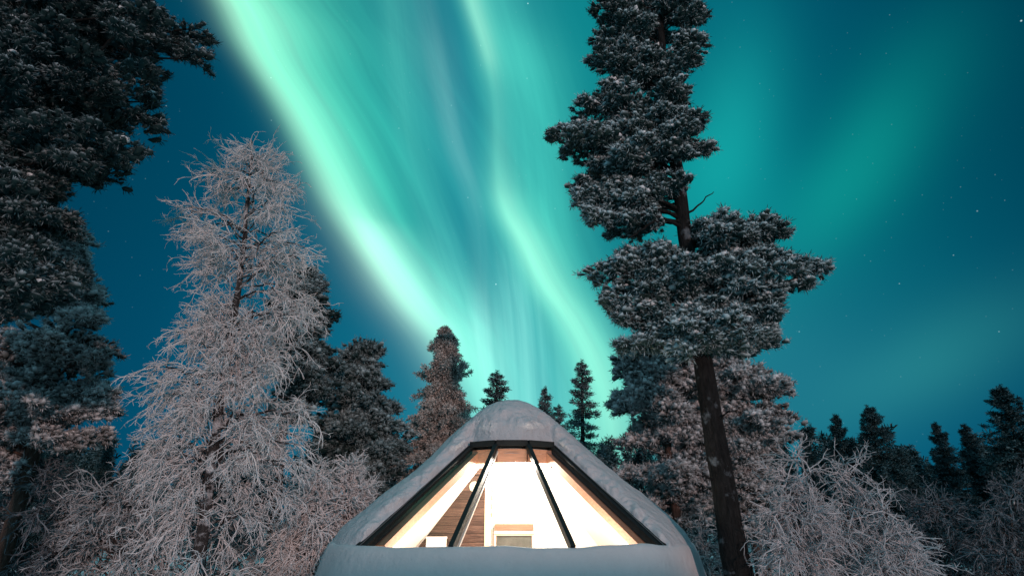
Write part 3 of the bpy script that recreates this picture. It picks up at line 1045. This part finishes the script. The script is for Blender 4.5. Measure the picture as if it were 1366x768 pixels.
def guided_pine(name, label, trunk_px, Y, polys, npads, tufts, size, mat, bark, r0, r1, seed, group=None, snow=.25, snow_size=.07, pad=.36, variants=None, rise=.25, extra=None, snow_z=None, maxdep=2.2, limb=.035, padflat=.40, bough=.33):
    rg = np.random.RandomState(seed)
    variants = variants or TUFT_NEAR
    pl = smooth_line([at(px, py, Y) if z is None else np.array((at(px, py, Y)[0], Y, z)) for px, py, z in trunk_px], 40)
    base = pl[0].copy()
    t = thing(name, label, 'tree', base, group)
    trunk_mesh(pl, r0, r1, .1, seed).build('trunk', M[bark], t, base)
    # boughs reach from the trunk to the outline; each carries a row of flattened pads
    NB = 4
    tips = np.concatenate([crown_points(p, max(4, int(n * bough)), Y, rg, maxdep=maxdep) for p, n in zip(polys, npads)])
    ax = poly_at(pl, tips[:, 2])
    hd = np.linalg.norm((tips - ax)[:, :2], axis=1)
    zz = tips[:, 2] - hd * rg.uniform(-.15, 1, len(tips)) * rise - .1
    zz = np.clip(zz, pl[0, 2] + 1.0, pl[-1, 2] - .15)
    st = poly_at(pl, zz)
    mid = (st + tips) / 2 + np.stack((0 * hd, 0 * hd, hd * .10), -1) + rg.normal(size=tips.shape) * .08 * hd[:, None]
    BZ = bezier(st, mid, tips, 8)
    BZ[:, 1:-1] += rg.normal(size=(len(tips), 6, 3)) * .03
    mb = MB()
    rad = np.linspace(1, .25, 8)[None] * (limb * np.clip(hd / 1.5, .35, 1.3))[:, None]
    tubes(mb, BZ, rad, 5)
    # pads along the outer part of every bough, spread sideways, with side shoots to carry them
    bi = np.repeat(np.arange(len(tips)), NB)
    u = np.tile(np.linspace(.42, 1.0, NB), len(tips)) + rg.normal(size=len(bi)) * .06
    u = np.clip(u, .2, 1) * 6.999
    j = u.astype(int)
    cen = BZ[bi, j] * (1 - (u - j))[:, None] + BZ[bi, np.minimum(j + 1, 7)] * (u - j)[:, None]
    od = tips - ax
    od[:, 2] = 0
    od /= np.linalg.norm(od, axis=1, keepdims=True) + 1e-6
    lat = np.stack((-od[bi, 1], od[bi, 0], 0 * u), -1) * (rg.normal(size=len(bi)) * np.clip(hd[bi], .3, 1.6) * .20 * (1.15 - u / 7))[:, None]
    pc = cen + lat + np.stack((0 * u, 0 * u, rg.normal(size=len(bi)) * .05), -1)
    tubes(mb, bezier(cen - od[bi] * .1, (cen + pc) / 2 + od[bi] * .05, pc + od[bi] * .1, 4), np.tile(np.linspace(1, .4, 4), (len(bi), 1)) * limb * .3, 4)
    mb.build('branches', M[bark], t, base)
    ax, tips = ax[bi], pc
    n = len(tips)
    outd = tips - ax
    outd[:, 2] *= .3
    outd /= np.linalg.norm(outd, axis=1, keepdims=True) + 1e-6
    k = tufts
    loc = rg.normal(size=(n, k, 3))
    loc /= np.linalg.norm(loc, axis=2, keepdims=True)
    loc *= rg.uniform(.2, 1, size=(n, k, 1)) ** .6
    loc *= np.array((1, 1, padflat))
    psz = pad * rg.uniform(.5, 1.45, size=(n, 1, 1))
    loc[:, :, 2] -= .22 * (loc[:, :, 0] ** 2 + loc[:, :, 1] ** 2)      # pads hang at their rims
    P = tips[:, None] + loc * psz - outd[:, None] * psz * .12
    D = loc + outd[:, None] * .5 + np.array((0, 0, .45)) + rg.normal(size=loc.shape) * .25
    S = size * rg.uniform(.7, 1.3, size=(n, k))
    ptint = np.repeat(rg.normal(size=(n, 1)) * .16, k, 1)
    mb = MB()
    scatter(mb, variants, P.reshape(-1, 3), D.reshape(-1, 3), S.ravel(), rg, .2, ptint.ravel())
    # lumps of snow lying on the pads
    if snow > 0:
        top = (loc[:, :, 2] > -.1 * padflat)
        sel = top & (rg.uniform(size=(n, k)) < snow * np.clip(rg.normal(1, .9, size=(n, 1)), 0, 3))
        Q = P[sel] + np.array((0, 0, size * .38))
        n0 = sum(len(q) for q in mb.f)
        snow_blobs(mb, Q, snow_size * rg.uniform(.6, 1.25, len(Q)), rg)
    cr = mb.build('crown', M[mat], t, base)
    if snow > 0:
        cr.data.materials.append(M['treesnow'])
        mi = np.zeros(len(cr.data.polygons), np.int32)
        mi[n0:] = 1
        cr.data.polygons.foreach_set('material_index', mi)
    if extra:
        for ename, pts, ra, rb in extra:
            q = smooth_line([at(px, py, Y + dy) for px, py, dy in pts], 14)
            q[1:-1] += rg.normal(size=(12, 3)) * .012
            mb = MB()
            tubes(mb, [q], [np.linspace(ra, rb, 14)], 6)
            mb.build(ename, M[bark], t, base)
    return t


def frosted_tree(name, label, trunk_px, Y, polys, nlimbs, ntw, mat, bark, r0, r1, seed, group=None, droop=.5, tw=.011, seg=.10, twlen=.55, limb=.022, sub=4, maxdep=1.6, rise=.6, cat='tree', spur=3):
    """bare deciduous tree under rime: limbs, drooping twigs and crooked side twigs"""
    rg = np.random.RandomState(seed)
    pl = smooth_line([at(px, py, Y) if z is None else np.array((at(px, py, Y)[0], Y, z)) for px, py, z in trunk_px], 40)
    base = pl[0].copy()
    t = thing(name, label, cat, base, group)
    tb = trunk_mesh(pl, r0, r1, .10, seed, 10)
    tips = np.concatenate([crown_points(p, n, Y, rg, maxdep=maxdep) for p, n in zip(polys, nlimbs)])
    q = tips - poly_at(pl, tips[:, 2])                       # fewer limbs straight in front of the trunk
    q = q[:, 1] / (np.linalg.norm(q[:, :2], axis=1) + 1e-6)
    tips = tips[(q > -.75) | (rg.uniform(size=len(tips)) < .3)]
    n = len(tips)
    ax = poly_at(pl, tips[:, 2])
    hd = np.linalg.norm((tips - ax)[:, :2], axis=1)
    zz = np.clip(tips[:, 2] - hd * rg.uniform(-.1, 1, n) * rise, pl[0, 2] + .4, pl[-1, 2] - .05)
    st = poly_at(pl, zz)
    mid = (st + tips) / 2 + np.stack((0 * hd, 0 * hd, hd * (.12 + .25 * droop)), -1) + rg.normal(size=tips.shape) * .07 * hd[:, None]
    NL = 10
    BZ = bezier(st, mid, tips, NL)
    BZ[:, 1:-1] += rg.normal(size=(n, NL - 2, 3)) * .035
    mb = tb if r0 < .1 else MB()                             # saplings: stem and branches are one piece
    tubes(mb, BZ, np.linspace(1, .4, NL)[None] * (limb * np.clip(hd / 1.2, .5, 1.5))[:, None], 5)
    tb.build('trunk', M[bark], t, base)
    if mb is not tb:
        mb.build('branches', M[bark], t, base)
    # twigs
    li = np.repeat(np.arange(n), ntw)
    u = rg.uniform(.25, 1.0, len(li)) ** .8 * (NL - 1.001)
    i0 = u.astype(int)
    fr = (u - i0)[:, None]
    S0 = BZ[li, i0] * (1 - fr) + BZ[li, i0 + 1] * fr
    tang = BZ[li, i0 + 1] - BZ[li, i0]
    tang /= np.linalg.norm(tang, axis=1, keepdims=True) + 1e-6

    def walk(P0, D0, nseg, L, bend, dr):
        P = [P0]
        D = D0 / (np.linalg.norm(D0, axis=1, keepdims=True) + 1e-9)
        for s in range(nseg):
            D = D + rg.normal(size=D.shape) * bend + np.array((0, 0, -1.0)) * dr
            D /= np.linalg.norm(D, axis=1, keepdims=True) + 1e-9
            P.append(P[-1] + D * (L / nseg)[:, None])
        return np.stack(P, 1)
    dr = droop * np.clip(1.25 - (S0[:, 2] - base[2]) / (pl[-1, 2] - base[2]), .25, 1)[:, None]
    L = twlen * rg.uniform(.45, 1.25, len(li))
    W = walk(S0, tang + rg.normal(size=S0.shape) * .48, 6, L, .17, .24 * dr)
    mb = MB()
    tn = np.clip(rg.normal(.55, .22, len(li)), 0, 1)
    tubes(mb, W, np.linspace(1.1, .45, 7)[None] * (tw * 1.25 * rg.uniform(.8, 1.25, len(li)))[:, None], 4, tn)
    # side twigs
    si = np.repeat(np.arange(len(li)), sub)
    j = rg.randint(1, 7, len(si))
    P0 = W[si, j]
    T0 = W[si, np.minimum(j, 6)] - W[si, j - 1]
    T0 /= np.linalg.norm(T0, axis=1, keepdims=True) + 1e-9
    L2 = twlen * .42 * rg.uniform(.4, 1.3, len(si))
    W2 = walk(P0, T0 + rg.normal(size=P0.shape) * .50, 4, L2, .24, .20 * dr[si])
    tn = np.clip(rg.normal(.62, .22, len(si)), 0, 1)
    tubes(mb, W2, np.linspace(1, .4, 5)[None] * (tw * rg.uniform(.7, 1.2, len(si)))[:, None], 3, tn)
    # short rimed spurs on the side twigs
    if spur:
        ki = np.repeat(np.arange(len(si)), spur)
        j = rg.randint(1, 5, len(ki))
        P1 = W2[ki, j]
        T1 = W2[ki, j] - W2[ki, j - 1]
        T1 /= np.linalg.norm(T1, axis=1, keepdims=True) + 1e-9
        W3 = walk(P1, T1 + rg.normal(size=P1.shape) * .6, 2, twlen * .17 * rg.uniform(.4, 1.4, len(ki)), .2, 0.02)
        tubes(mb, W3, np.linspace(.85, .35, 3)[None] * (tw * .8 * rg.uniform(.7, 1.3, len(ki)))[:, None], 3, np.clip(rg.normal(.7, .22, len(ki)), 0, 1))
    mb.build('twigs', M[mat], t, base)
    return t


def spruce_meshes(seed, H, Rb, nbr, size, mat, shape=.85, start=.06, droop=.30, per=13, ragged=.25):
    """trunk, branches-and-needle crown for a conical conifer of height H, in local space"""
    rg = np.random.RandomState(seed)
    pl = smooth_line([(0, 0, 0), (.02 * H * rg.normal() * .3, 0, H * .5), (0, 0, H)], 16)
    tm = trunk_mesh(pl, .016 * H + .02, .012, .1, seed, 8).mesh('trunk', M['bark_dark'])
    hz = H * (start + (1 - start) * rg.uniform(0, 1, nbr) ** .85 * .985)
    rel = np.clip(1 - hz / H, 0, 1)
    az = rg.uniform(0, 2 * math.pi, nbr)
    whorl = 1 + ragged * np.sin(hz / H * 43 + rg.uniform(0, 6)) * .5
    L = Rb * (rel ** shape) * rg.uniform(1 - ragged, 1 + ragged * .7, nbr) * whorl + .10
    d = np.stack((np.cos(az), np.sin(az), 0 * az), -1)
    st = np.stack((0 * hz, 0 * hz, hz), -1)
    up = np.where(rel < .25, .35, -droop)                    # top shoots rise, lower boughs hang
    tip = st + d * L[:, None] + np.stack((0 * L, 0 * L, up * L), -1)
    mid = st + d * (L * .55)[:, None] + np.stack((0 * L, 0 * L, L * (.10 - droop * .35)), -1)
    BZ = bezier(st, mid, tip, 6)
    mb = MB()
    tubes(mb, BZ, np.linspace(1, .3, 6)[None] * (.012 * H / 8 + .006 * L)[:, None], 4, np.zeros(nbr))
    P, D, S, tt = [], [], [], []
    for i in range(nbr):
        k = max(4, int(per * (.35 + L[i] / (Rb + .1))))
        u = rg.uniform(.12, 1.0, k)
        b = BZ[i]
        q = u * 4.999
        j = q.astype(int)
        p = b[j] * (1 - (q - j))[:, None] + b[np.minimum(j + 1, 5)] * (q - j)[:, None]
        sd_ = np.array((-d[i][1], d[i][0], 0))
        lat = rg.uniform(-1, 1, k) * .30 * L[i] * (1.1 - u)
        p = p + sd_ * lat[:, None] + np.stack((0 * u, 0 * u, -np.abs(lat) * .25 + rg.normal(size=k) * .03), -1)
        P.append(p)
        D.append(d[i] + sd_ * np.sign(lat)[:, None] * .5 + rg.normal(size=(k, 3)) * .3 + (0, 0, .15))
        S.append(size * rg.uniform(.7, 1.25, k) * (.75 + .35 * (1 - u)))
        tt.append(np.full(k, rg.normal() * .12))
    # leader
    P.append(np.stack((np.zeros(6), np.zeros(6), np.linspace(H * .955, H * 1.0, 6)), -1)); D.append(np.tile((0, 0, 1.0), (6, 1))); S.append(np.full(6, size * .7)); tt.append(np.zeros(6))
    scatter(mb, TUFT_FAR, np.concatenate(P), np.concatenate(D), np.concatenate(S), rg, .2, np.concatenate(tt))
    return tm, mb.mesh('crown', mat)


def place_conifer(name, label, px, top_py, Y, tm, cm, H0, rz=0.0, group=None, wide=1.0):
    tp = at(px, top_py, Y)
    t = thing(name, label, 'tree', (tp[0], Y, -.1), group)
    k = (tp[2] + .1) / H0
    t.scale = (k * wide, k * wide, k)
    t.rotation_euler = (.03 * math.sin(rz * 7), .03 * math.cos(rz * 5), rz)
    for nm, me in (('trunk', tm), ('crown', cm)):
        o = bpy.data.objects.new(nm, me)
        C.objects.link(o)
        o.parent = t
    return t


# ---- the tall dark pine on the right
guided_pine('pine_tree', 'tallest dark pine right of the cabin with bare lower trunk and one dead branch', [(1010, 900, -.1), (985, 768, None), (940, 500, None), (907, 260, None), (880, 40, None), (868, -90, None)], 10.0,
            [[(800, -90), (930, -90), (952, 10), (935, 50), (950, 100), (930, 140), (952, 180), (950, 205), (915, 222), (872, 245), (866, 300), (862, 350), (866, 378), (850, 372), (800, 375), (778, 345), (795, 322), (756, 298), (772, 270), (746, 235), (782, 212), (757, 196), (726, 180), (750, 155), (782, 130), (782, 72), (776, 32), (800, 10)],
             [(800, 380), (850, 372), (880, 385), (880, 440), (850, 462), (795, 470), (790, 455), (818, 425)],
             [(905, 322), (925, 300), (965, 291), (1000, 303), (1045, 296), (1052, 320), (1085, 345), (1108, 352), (1085, 366), (1048, 372), (1058, 398), (1062, 428), (1035, 462), (1000, 470), (955, 462), (905, 452), (872, 440), (890, 412), (905, 385), (900, 350)],
             [(1050, 335), (1085, 342), (1110, 351), (1090, 366), (1050, 368)], [(985, 300), (1040, 296), (1062, 318), (1000, 322)],
             [(724, 181), (752, 158), (782, 145), (785, 208), (750, 200)], [(756, 298), (770, 272), (748, 236), (790, 225), (800, 300)]],
            [290, 28, 150, 14, 16, 20, 16], 26, .125, 'pine_dark', 'bark_dark', .225, .05, 11, snow=.34, snow_size=.066, pad=.29, bough=.31,
            extra=[('dead_branch', [(912, 290, 0), (930, 275, .1), (952, 256, .15)], .03, .008), ('bare_branch', [(905, 262, 0), (880, 256, -.2), (862, 262, -.4)], .03, .015), ('branch_stub', [(955, 560, -.1), (968, 552, -.25), (976, 548, -.3)], .022, .010), ('branch_stub', [(950, 640, -.1), (938, 634, -.2), (928, 632, -.25)], .020, .008), ('bare_branch', [(912, 296, 0), (885, 292, -.2), (860, 304, -.3), (838, 318, -.4)], .035, .015)])

# ---- the pines that frame the left edge
guided_pine('pine_tree', 'dark overhanging pine crown filling the upper left corner', [(-250, 900, -.1), (-150, 768, None), (-40, 300, None), (30, 0, None), (60, -150, None)], 8.0,
            [[(-90, -120), (240, -120), (250, -20), (262, 30), (298, 45), (290, 72), (238, 108), (212, 150), (200, 200), (158, 214), (150, 245), (90, 235), (60, 262), (142, 296), (135, 312), (70, 320), (110, 350), (90, 395), (20, 410), (-90, 420)]],
            [330], 26, .12, 'pine_black', 'bark_dark', .24, .08, 12, snow=.08, snow_size=.055, pad=.32, maxdep=1.8, bough=.6)
guided_pine('pine_tree', 'frosted pine with leaning reddish trunk below the dark crown at the left edge', [(-40, 900, -.1), (3, 745, None), (48, 590, None), (80, 470, None), (98, 360, None), (104, 318, None)], 12.0,
            [[(-90, 300), (60, 270), (115, 310), (110, 362), (130, 402), (128, 440), (152, 462), (138, 492), (150, 540), (160, 552), (150, 585), (112, 600), (60, 588), (20, 592), (-40, 640), (-90, 620)]],
            [260], 24, .125, 'pine_rime', 'bark_pine', .17, .06, 13, snow=.12, snow_size=.06, pad=.38, maxdep=2.0, bough=.45)

# ---- pines behind, on the right
guided_pine('pine_tree', 'frosted pine with slim red trunk just right of the cabin roof', [(925, 900, -.1), (905, 715, None), (890, 580, None), (878, 500, None), (868, 445, None)], 15.0,
            [[(850, 448), (872, 440), (902, 468), (935, 480), (952, 520), (950, 570), (905, 560), (862, 600), (815, 612), (838, 580), (815, 556), (826, 500), (820, 482)], [(905, 590), (950, 570), (948, 680), (880, 700), (832, 665), (812, 625), (860, 605)]],
            [150, 70], 20, .15, 'pine_rime', 'bark_pine', .15, .05, 14, snow=.12, snow_size=.07, pad=.42)
guided_pine('pine_tree', 'frosted pine behind the tallest trunk with boughs spreading to its right', [(1040, 900, -.1), (1015, 745, None), (985, 560, None), (975, 480, None), (968, 420, None)], 16.0,
            [[(930, 470), (990, 462), (1012, 490), (1062, 506), (1050, 530), (1062, 560), (1035, 590), (1045, 660), (1020, 715), (950, 700), (925, 610), (930, 560)]],
            [230], 20, .15, 'pine_rime', 'bark_pine', .2, .06, 15, snow=.14, snow_size=.075, pad=.45)

# ---- conifers in the middle distance, left of the cabin
guided_pine('pine_tree', 'dark pine standing behind the frosted birch with straight bare trunk', [(352, 900, -.1), (362, 740, None), (373, 610, None), (390, 470, None), (402, 370, None), (404, 345, None)], 16.0,
            [[(400, 350), (420, 372), (430, 390), (448, 380), (442, 425), (448, 465), (440, 525), (412, 560), (372, 545), (362, 430), (385, 372)]],
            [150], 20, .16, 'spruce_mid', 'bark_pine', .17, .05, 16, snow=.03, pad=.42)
guided_pine('pine_tree', 'round topped dark green pine between the birch and the cabin roof', [(482, 900, -.1), (484, 768, None), (484, 600, None), (486, 452, None)], 18.0,
            [[(486, 446), (497, 466), (510, 494), (522, 530), (540, 580), (547, 622), (520, 640), (512, 665), (480, 640), (440, 632), (425, 610), (432, 560), (448, 510), (458, 478), (474, 462)]],
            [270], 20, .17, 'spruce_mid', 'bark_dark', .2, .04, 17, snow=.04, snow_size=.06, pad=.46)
HS = 9.0
SP = [spruce_meshes(s, HS, rb, nb, sz, M[mt], sh, droop=dr, per=pr) for s, rb, nb, sz, mt, sh, dr, pr in
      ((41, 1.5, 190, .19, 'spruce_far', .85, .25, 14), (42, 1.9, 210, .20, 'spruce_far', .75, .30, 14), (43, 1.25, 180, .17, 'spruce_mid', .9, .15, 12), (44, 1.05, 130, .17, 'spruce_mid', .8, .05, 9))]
SP.append(spruce_meshes(45, HS, 2.75, 460, .18, M['spruce_rime'], .88, droop=.25, per=24, ragged=.4))
for px, py, Y, k, rz, wd, lab in (
        (606, 436, 19, 4, .7, 1.0, 'snowy golden lit spruce rising behind the left slope of the cabin roof'),
        (661, 497, 22, 3, .3, 1.9, 'small dark spruce top peeking over the left of the cabin peak'),
        (724, 515, 22, 3, 1.3, 1.3, 'thin spruce top just right of the cabin peak'),
        (744, 540, 24, 3, 2.2, 1.5, 'short spruce beside the thin one right of the cabin peak'),
        (770, 483, 21, 3, .2, 1.5, 'slender open spruce against the bright aurora right of the cabin peak'),
        (800, 600, 24, 2, .9, 1.2, 'low bushy spruce behind the right slope of the cabin roof'),
        (1117, 553, 26, 0, .5, 1.25, 'dark spruce left of the twin tops above the frosted bush on the right'),
        (1157, 542, 25, 1, 1.7, 1.25, 'broad dark spruce behind the frosted bush on the right'),
        (1075, 572, 27, 0, 2.6, 1.0, 'dark spruce low beside the frosted pine on the right'),
        (1200, 600, 28, 1, .8, 1.1, 'low dark spruce in the gap of the right treeline'),
        (1246, 563, 25, 0, 3.0, 1.3, 'slim dark spruce left of the pair in the right treeline'),
        (1284, 566, 27, 0, 4.1, 1.3, 'slim dark spruce right of the pair in the right treeline'),
        (1325, 516, 22, 1, 5.0, 1.35, 'tallest dark spruce near the right edge'),
        (1375, 560, 24, 1, 2.0, 1.3, 'dark spruce cut by the right edge'),
        (150, 590, 26, 0, .4, 1.0, 'dark spruce seen through the gap left of the birch'),
        (95, 610, 24, 1, 1.4, 1.0, 'dark broad spruce behind the leaning reddish trunk'),
        (30, 600, 23, 1, 2.4, 1.0, 'dark spruce at the left edge under the frosted pine'),
        (215, 620, 26, 1, 3.4, 1.0, 'dark spruce behind the lower limbs of the birch'),
        (415, 600, 24, 1, 4.4, .9, 'dark spruce behind the slender frosted saplings'),
        (330, 600, 25, 1, 5.4, 1.0, 'dark spruce behind the birch trunk'),
        (1010, 620, 25, 1, 1.1, 1.0, 'dark spruce behind the tallest pine trunk')):
    place_conifer('spruce_tree', lab, px, py, Y, SP[k][0], SP[k][1], HS, rz, 'dark spruces of the surrounding forest', wd)

# ---- frosted deciduous trees
frosted_tree('birch_tree', 'tall white frosted birch with dark trunk on the left', [(250, 900, -.1), (262, 768, None), (285, 600, None), (312, 430, None), (325, 330, None), (333, 230, None), (336, 188, None)], 11.0,
             [[(336, 172), (362, 205), (385, 240), (392, 285), (415, 330), (405, 355), (330, 400), (262, 345), (222, 300), (262, 262), (288, 222), (306, 195)],
              [(262, 400), (262, 350), (330, 400), (300, 560), (250, 630), (178, 680), (190, 600), (225, 540), (190, 500), (200, 468)],
              [(330, 400), (405, 355), (418, 420), (402, 480), (418, 560), (410, 620), (375, 680), (330, 700), (290, 600)],
              [(180, 680), (250, 630), (330, 700), (340, 800), (170, 800)]],
             [56, 56, 60, 24], 11, 'rime', 'bark_birch', .13, .02, 21, droop=.75, tw=.0085, twlen=.60, sub=5, maxdep=1.5)
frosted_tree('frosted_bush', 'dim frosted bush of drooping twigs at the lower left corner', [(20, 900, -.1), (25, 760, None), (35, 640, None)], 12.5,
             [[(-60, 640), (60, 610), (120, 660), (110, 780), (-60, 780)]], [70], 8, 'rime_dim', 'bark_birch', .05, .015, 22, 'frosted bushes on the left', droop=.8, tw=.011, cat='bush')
frosted_tree('frosted_bush', 'frosted bush between the left bush and the birch trunk', [(150, 900, -.1), (155, 760, None), (150, 640, None)], 11.8,
             [[(70, 690), (140, 620), (210, 660), (250, 780), (70, 780)]], [70], 8, 'rime_thin_dim', 'bark_birch', .05, .015, 23, 'frosted bushes on the left', droop=.8, tw=.011, cat='bush')
frosted_tree('frosted_sapling', 'upright frosted sapling with spire top just left of the cabin snow', [(455, 900, -.1), (460, 760, None), (466, 608, None)], 13.0,
             [[(466, 606), (480, 640), (503, 655), (490, 690), (450, 760), (425, 760), (440, 680), (448, 640)]], [85], 7, 'rime', 'bark_birch', .04, .01, 24, 'frosted saplings by the cabin', droop=.25, tw=.011, twlen=.36, rise=.9)
frosted_tree('frosted_sapling', 'drooping frosted sapling between the reddish trunk and the spire sapling', [(400, 900, -.1), (405, 760, None), (425, 622, None)], 12.5,
             [[(425, 620), (440, 660), (440, 780), (370, 780), (375, 700), (405, 650)]], [80], 8, 'rime', 'bark_birch', .04, .01, 25, 'frosted saplings by the cabin', droop=.8, tw=.011, twlen=.5)
frosted_tree('frosted_birch', 'bright pinkish frosted birch sapling beside the tallest pine trunk', [(1058, 900, -.1), (1062, 760, None), (1064, 598, None)], 10.0,
             [[(1064, 590), (1082, 618), (1094, 660), (1108, 720), (1100, 790), (1005, 790), (1012, 720), (1032, 655), (1048, 615)]], [60], 9, 'rime_soft', 'bark_birch', .035, .010, 26, 'frosted birches on the right', droop=.75, tw=.0078, twlen=.46, sub=4, rise=.85)
frosted_tree('frosted_birch', 'spreading frosted birch with arching twigs at the right', [(1130, 900, -.1), (1134, 760, None), (1128, 612, None)], 10.6,
             [[(1126, 606), (1142, 640), (1165, 690), (1178, 790), (1090, 790), (1105, 680)]], [52], 9, 'rime_soft', 'bark_birch', .035, .010, 27, 'frosted birches on the right', droop=.85, tw=.0078, twlen=.54, sub=4, rise=.85)
frosted_tree('frosted_birch', 'lowest frosted birch sapling right of the arching one', [(1190, 900, -.1), (1192, 760, None), (1180, 668, None)], 10.2,
             [[(1180, 664), (1205, 700), (1240, 765), (1240, 800), (1150, 800), (1162, 710)]], [40], 9, 'rime_soft', 'bark_birch', .03, .010, 37, 'frosted birches on the right', droop=.85, tw=.0078, twlen=.48, sub=4, rise=.85)
frosted_tree('frosted_bush', 'small frosted bush between the cabin snow and the tallest pine trunk', [(945, 900, -.1), (948, 780, None), (940, 690, None)], 13.6,
             [[(940, 680), (975, 720), (985, 800), (915, 800), (915, 725)]], [40], 7, 'rime_thin_dim', 'bark_birch', .03, .010, 38, droop=.6, tw=.011, twlen=.45, cat='bush')
frosted_tree('frosted_bush', 'low frosted bush behind the foot of the birch trunk', [(300, 900, -.1), (302, 800, None), (310, 690, None)], 14.5,
             [[(310, 680), (365, 720), (365, 810), (225, 810), (240, 720)]], [60], 7, 'rime_thin_dim', 'bark_birch', .03, .010, 39, droop=.6, tw=.011, twlen=.5, cat='bush')
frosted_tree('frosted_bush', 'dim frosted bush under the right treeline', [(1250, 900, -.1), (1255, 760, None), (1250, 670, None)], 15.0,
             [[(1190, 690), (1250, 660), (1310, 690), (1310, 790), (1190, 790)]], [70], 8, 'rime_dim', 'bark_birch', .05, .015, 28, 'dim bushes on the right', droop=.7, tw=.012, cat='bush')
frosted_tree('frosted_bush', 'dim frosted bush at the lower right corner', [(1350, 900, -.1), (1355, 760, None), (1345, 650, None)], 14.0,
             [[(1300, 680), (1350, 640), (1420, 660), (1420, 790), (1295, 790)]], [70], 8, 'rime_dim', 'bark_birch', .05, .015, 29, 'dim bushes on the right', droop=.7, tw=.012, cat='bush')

# ---- far forest: reads as one dark mass between the trunks
def far_forest():
    rg = np.random.RandomState(77)
    mb = MB()
    P, D, S = [], [], []
    for i in range(340):
        y = rg.uniform(32, 60)
        x = rg.uniform(-1.05, 1.05) * y
        h = rg.uniform(5.0, 8.6) * y / 40 * (.86 if x > 8 else .80)
        n = 80
        z = h * rg.uniform(.03, 1, n) ** .8
        rr = h * .17 * (1 - z / h) * np.sqrt(rg.uniform(.1, 1, n)) + .05
        a = rg.uniform(0, 6.28, n)
        P.append(np.stack((x + rr * np.cos(a), y + rr * np.sin(a), z), -1))
        D.append(np.stack((np.cos(a), np.sin(a), rg.normal(size=n) * .3), -1))
        S.append(h * .062 * rg.uniform(.7, 1.3, n))
    scatter(mb, TUFT_FAR, np.concatenate(P), np.concatenate(D), np.concatenate(S), rg, .2)
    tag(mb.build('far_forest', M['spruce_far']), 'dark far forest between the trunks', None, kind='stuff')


far_forest()
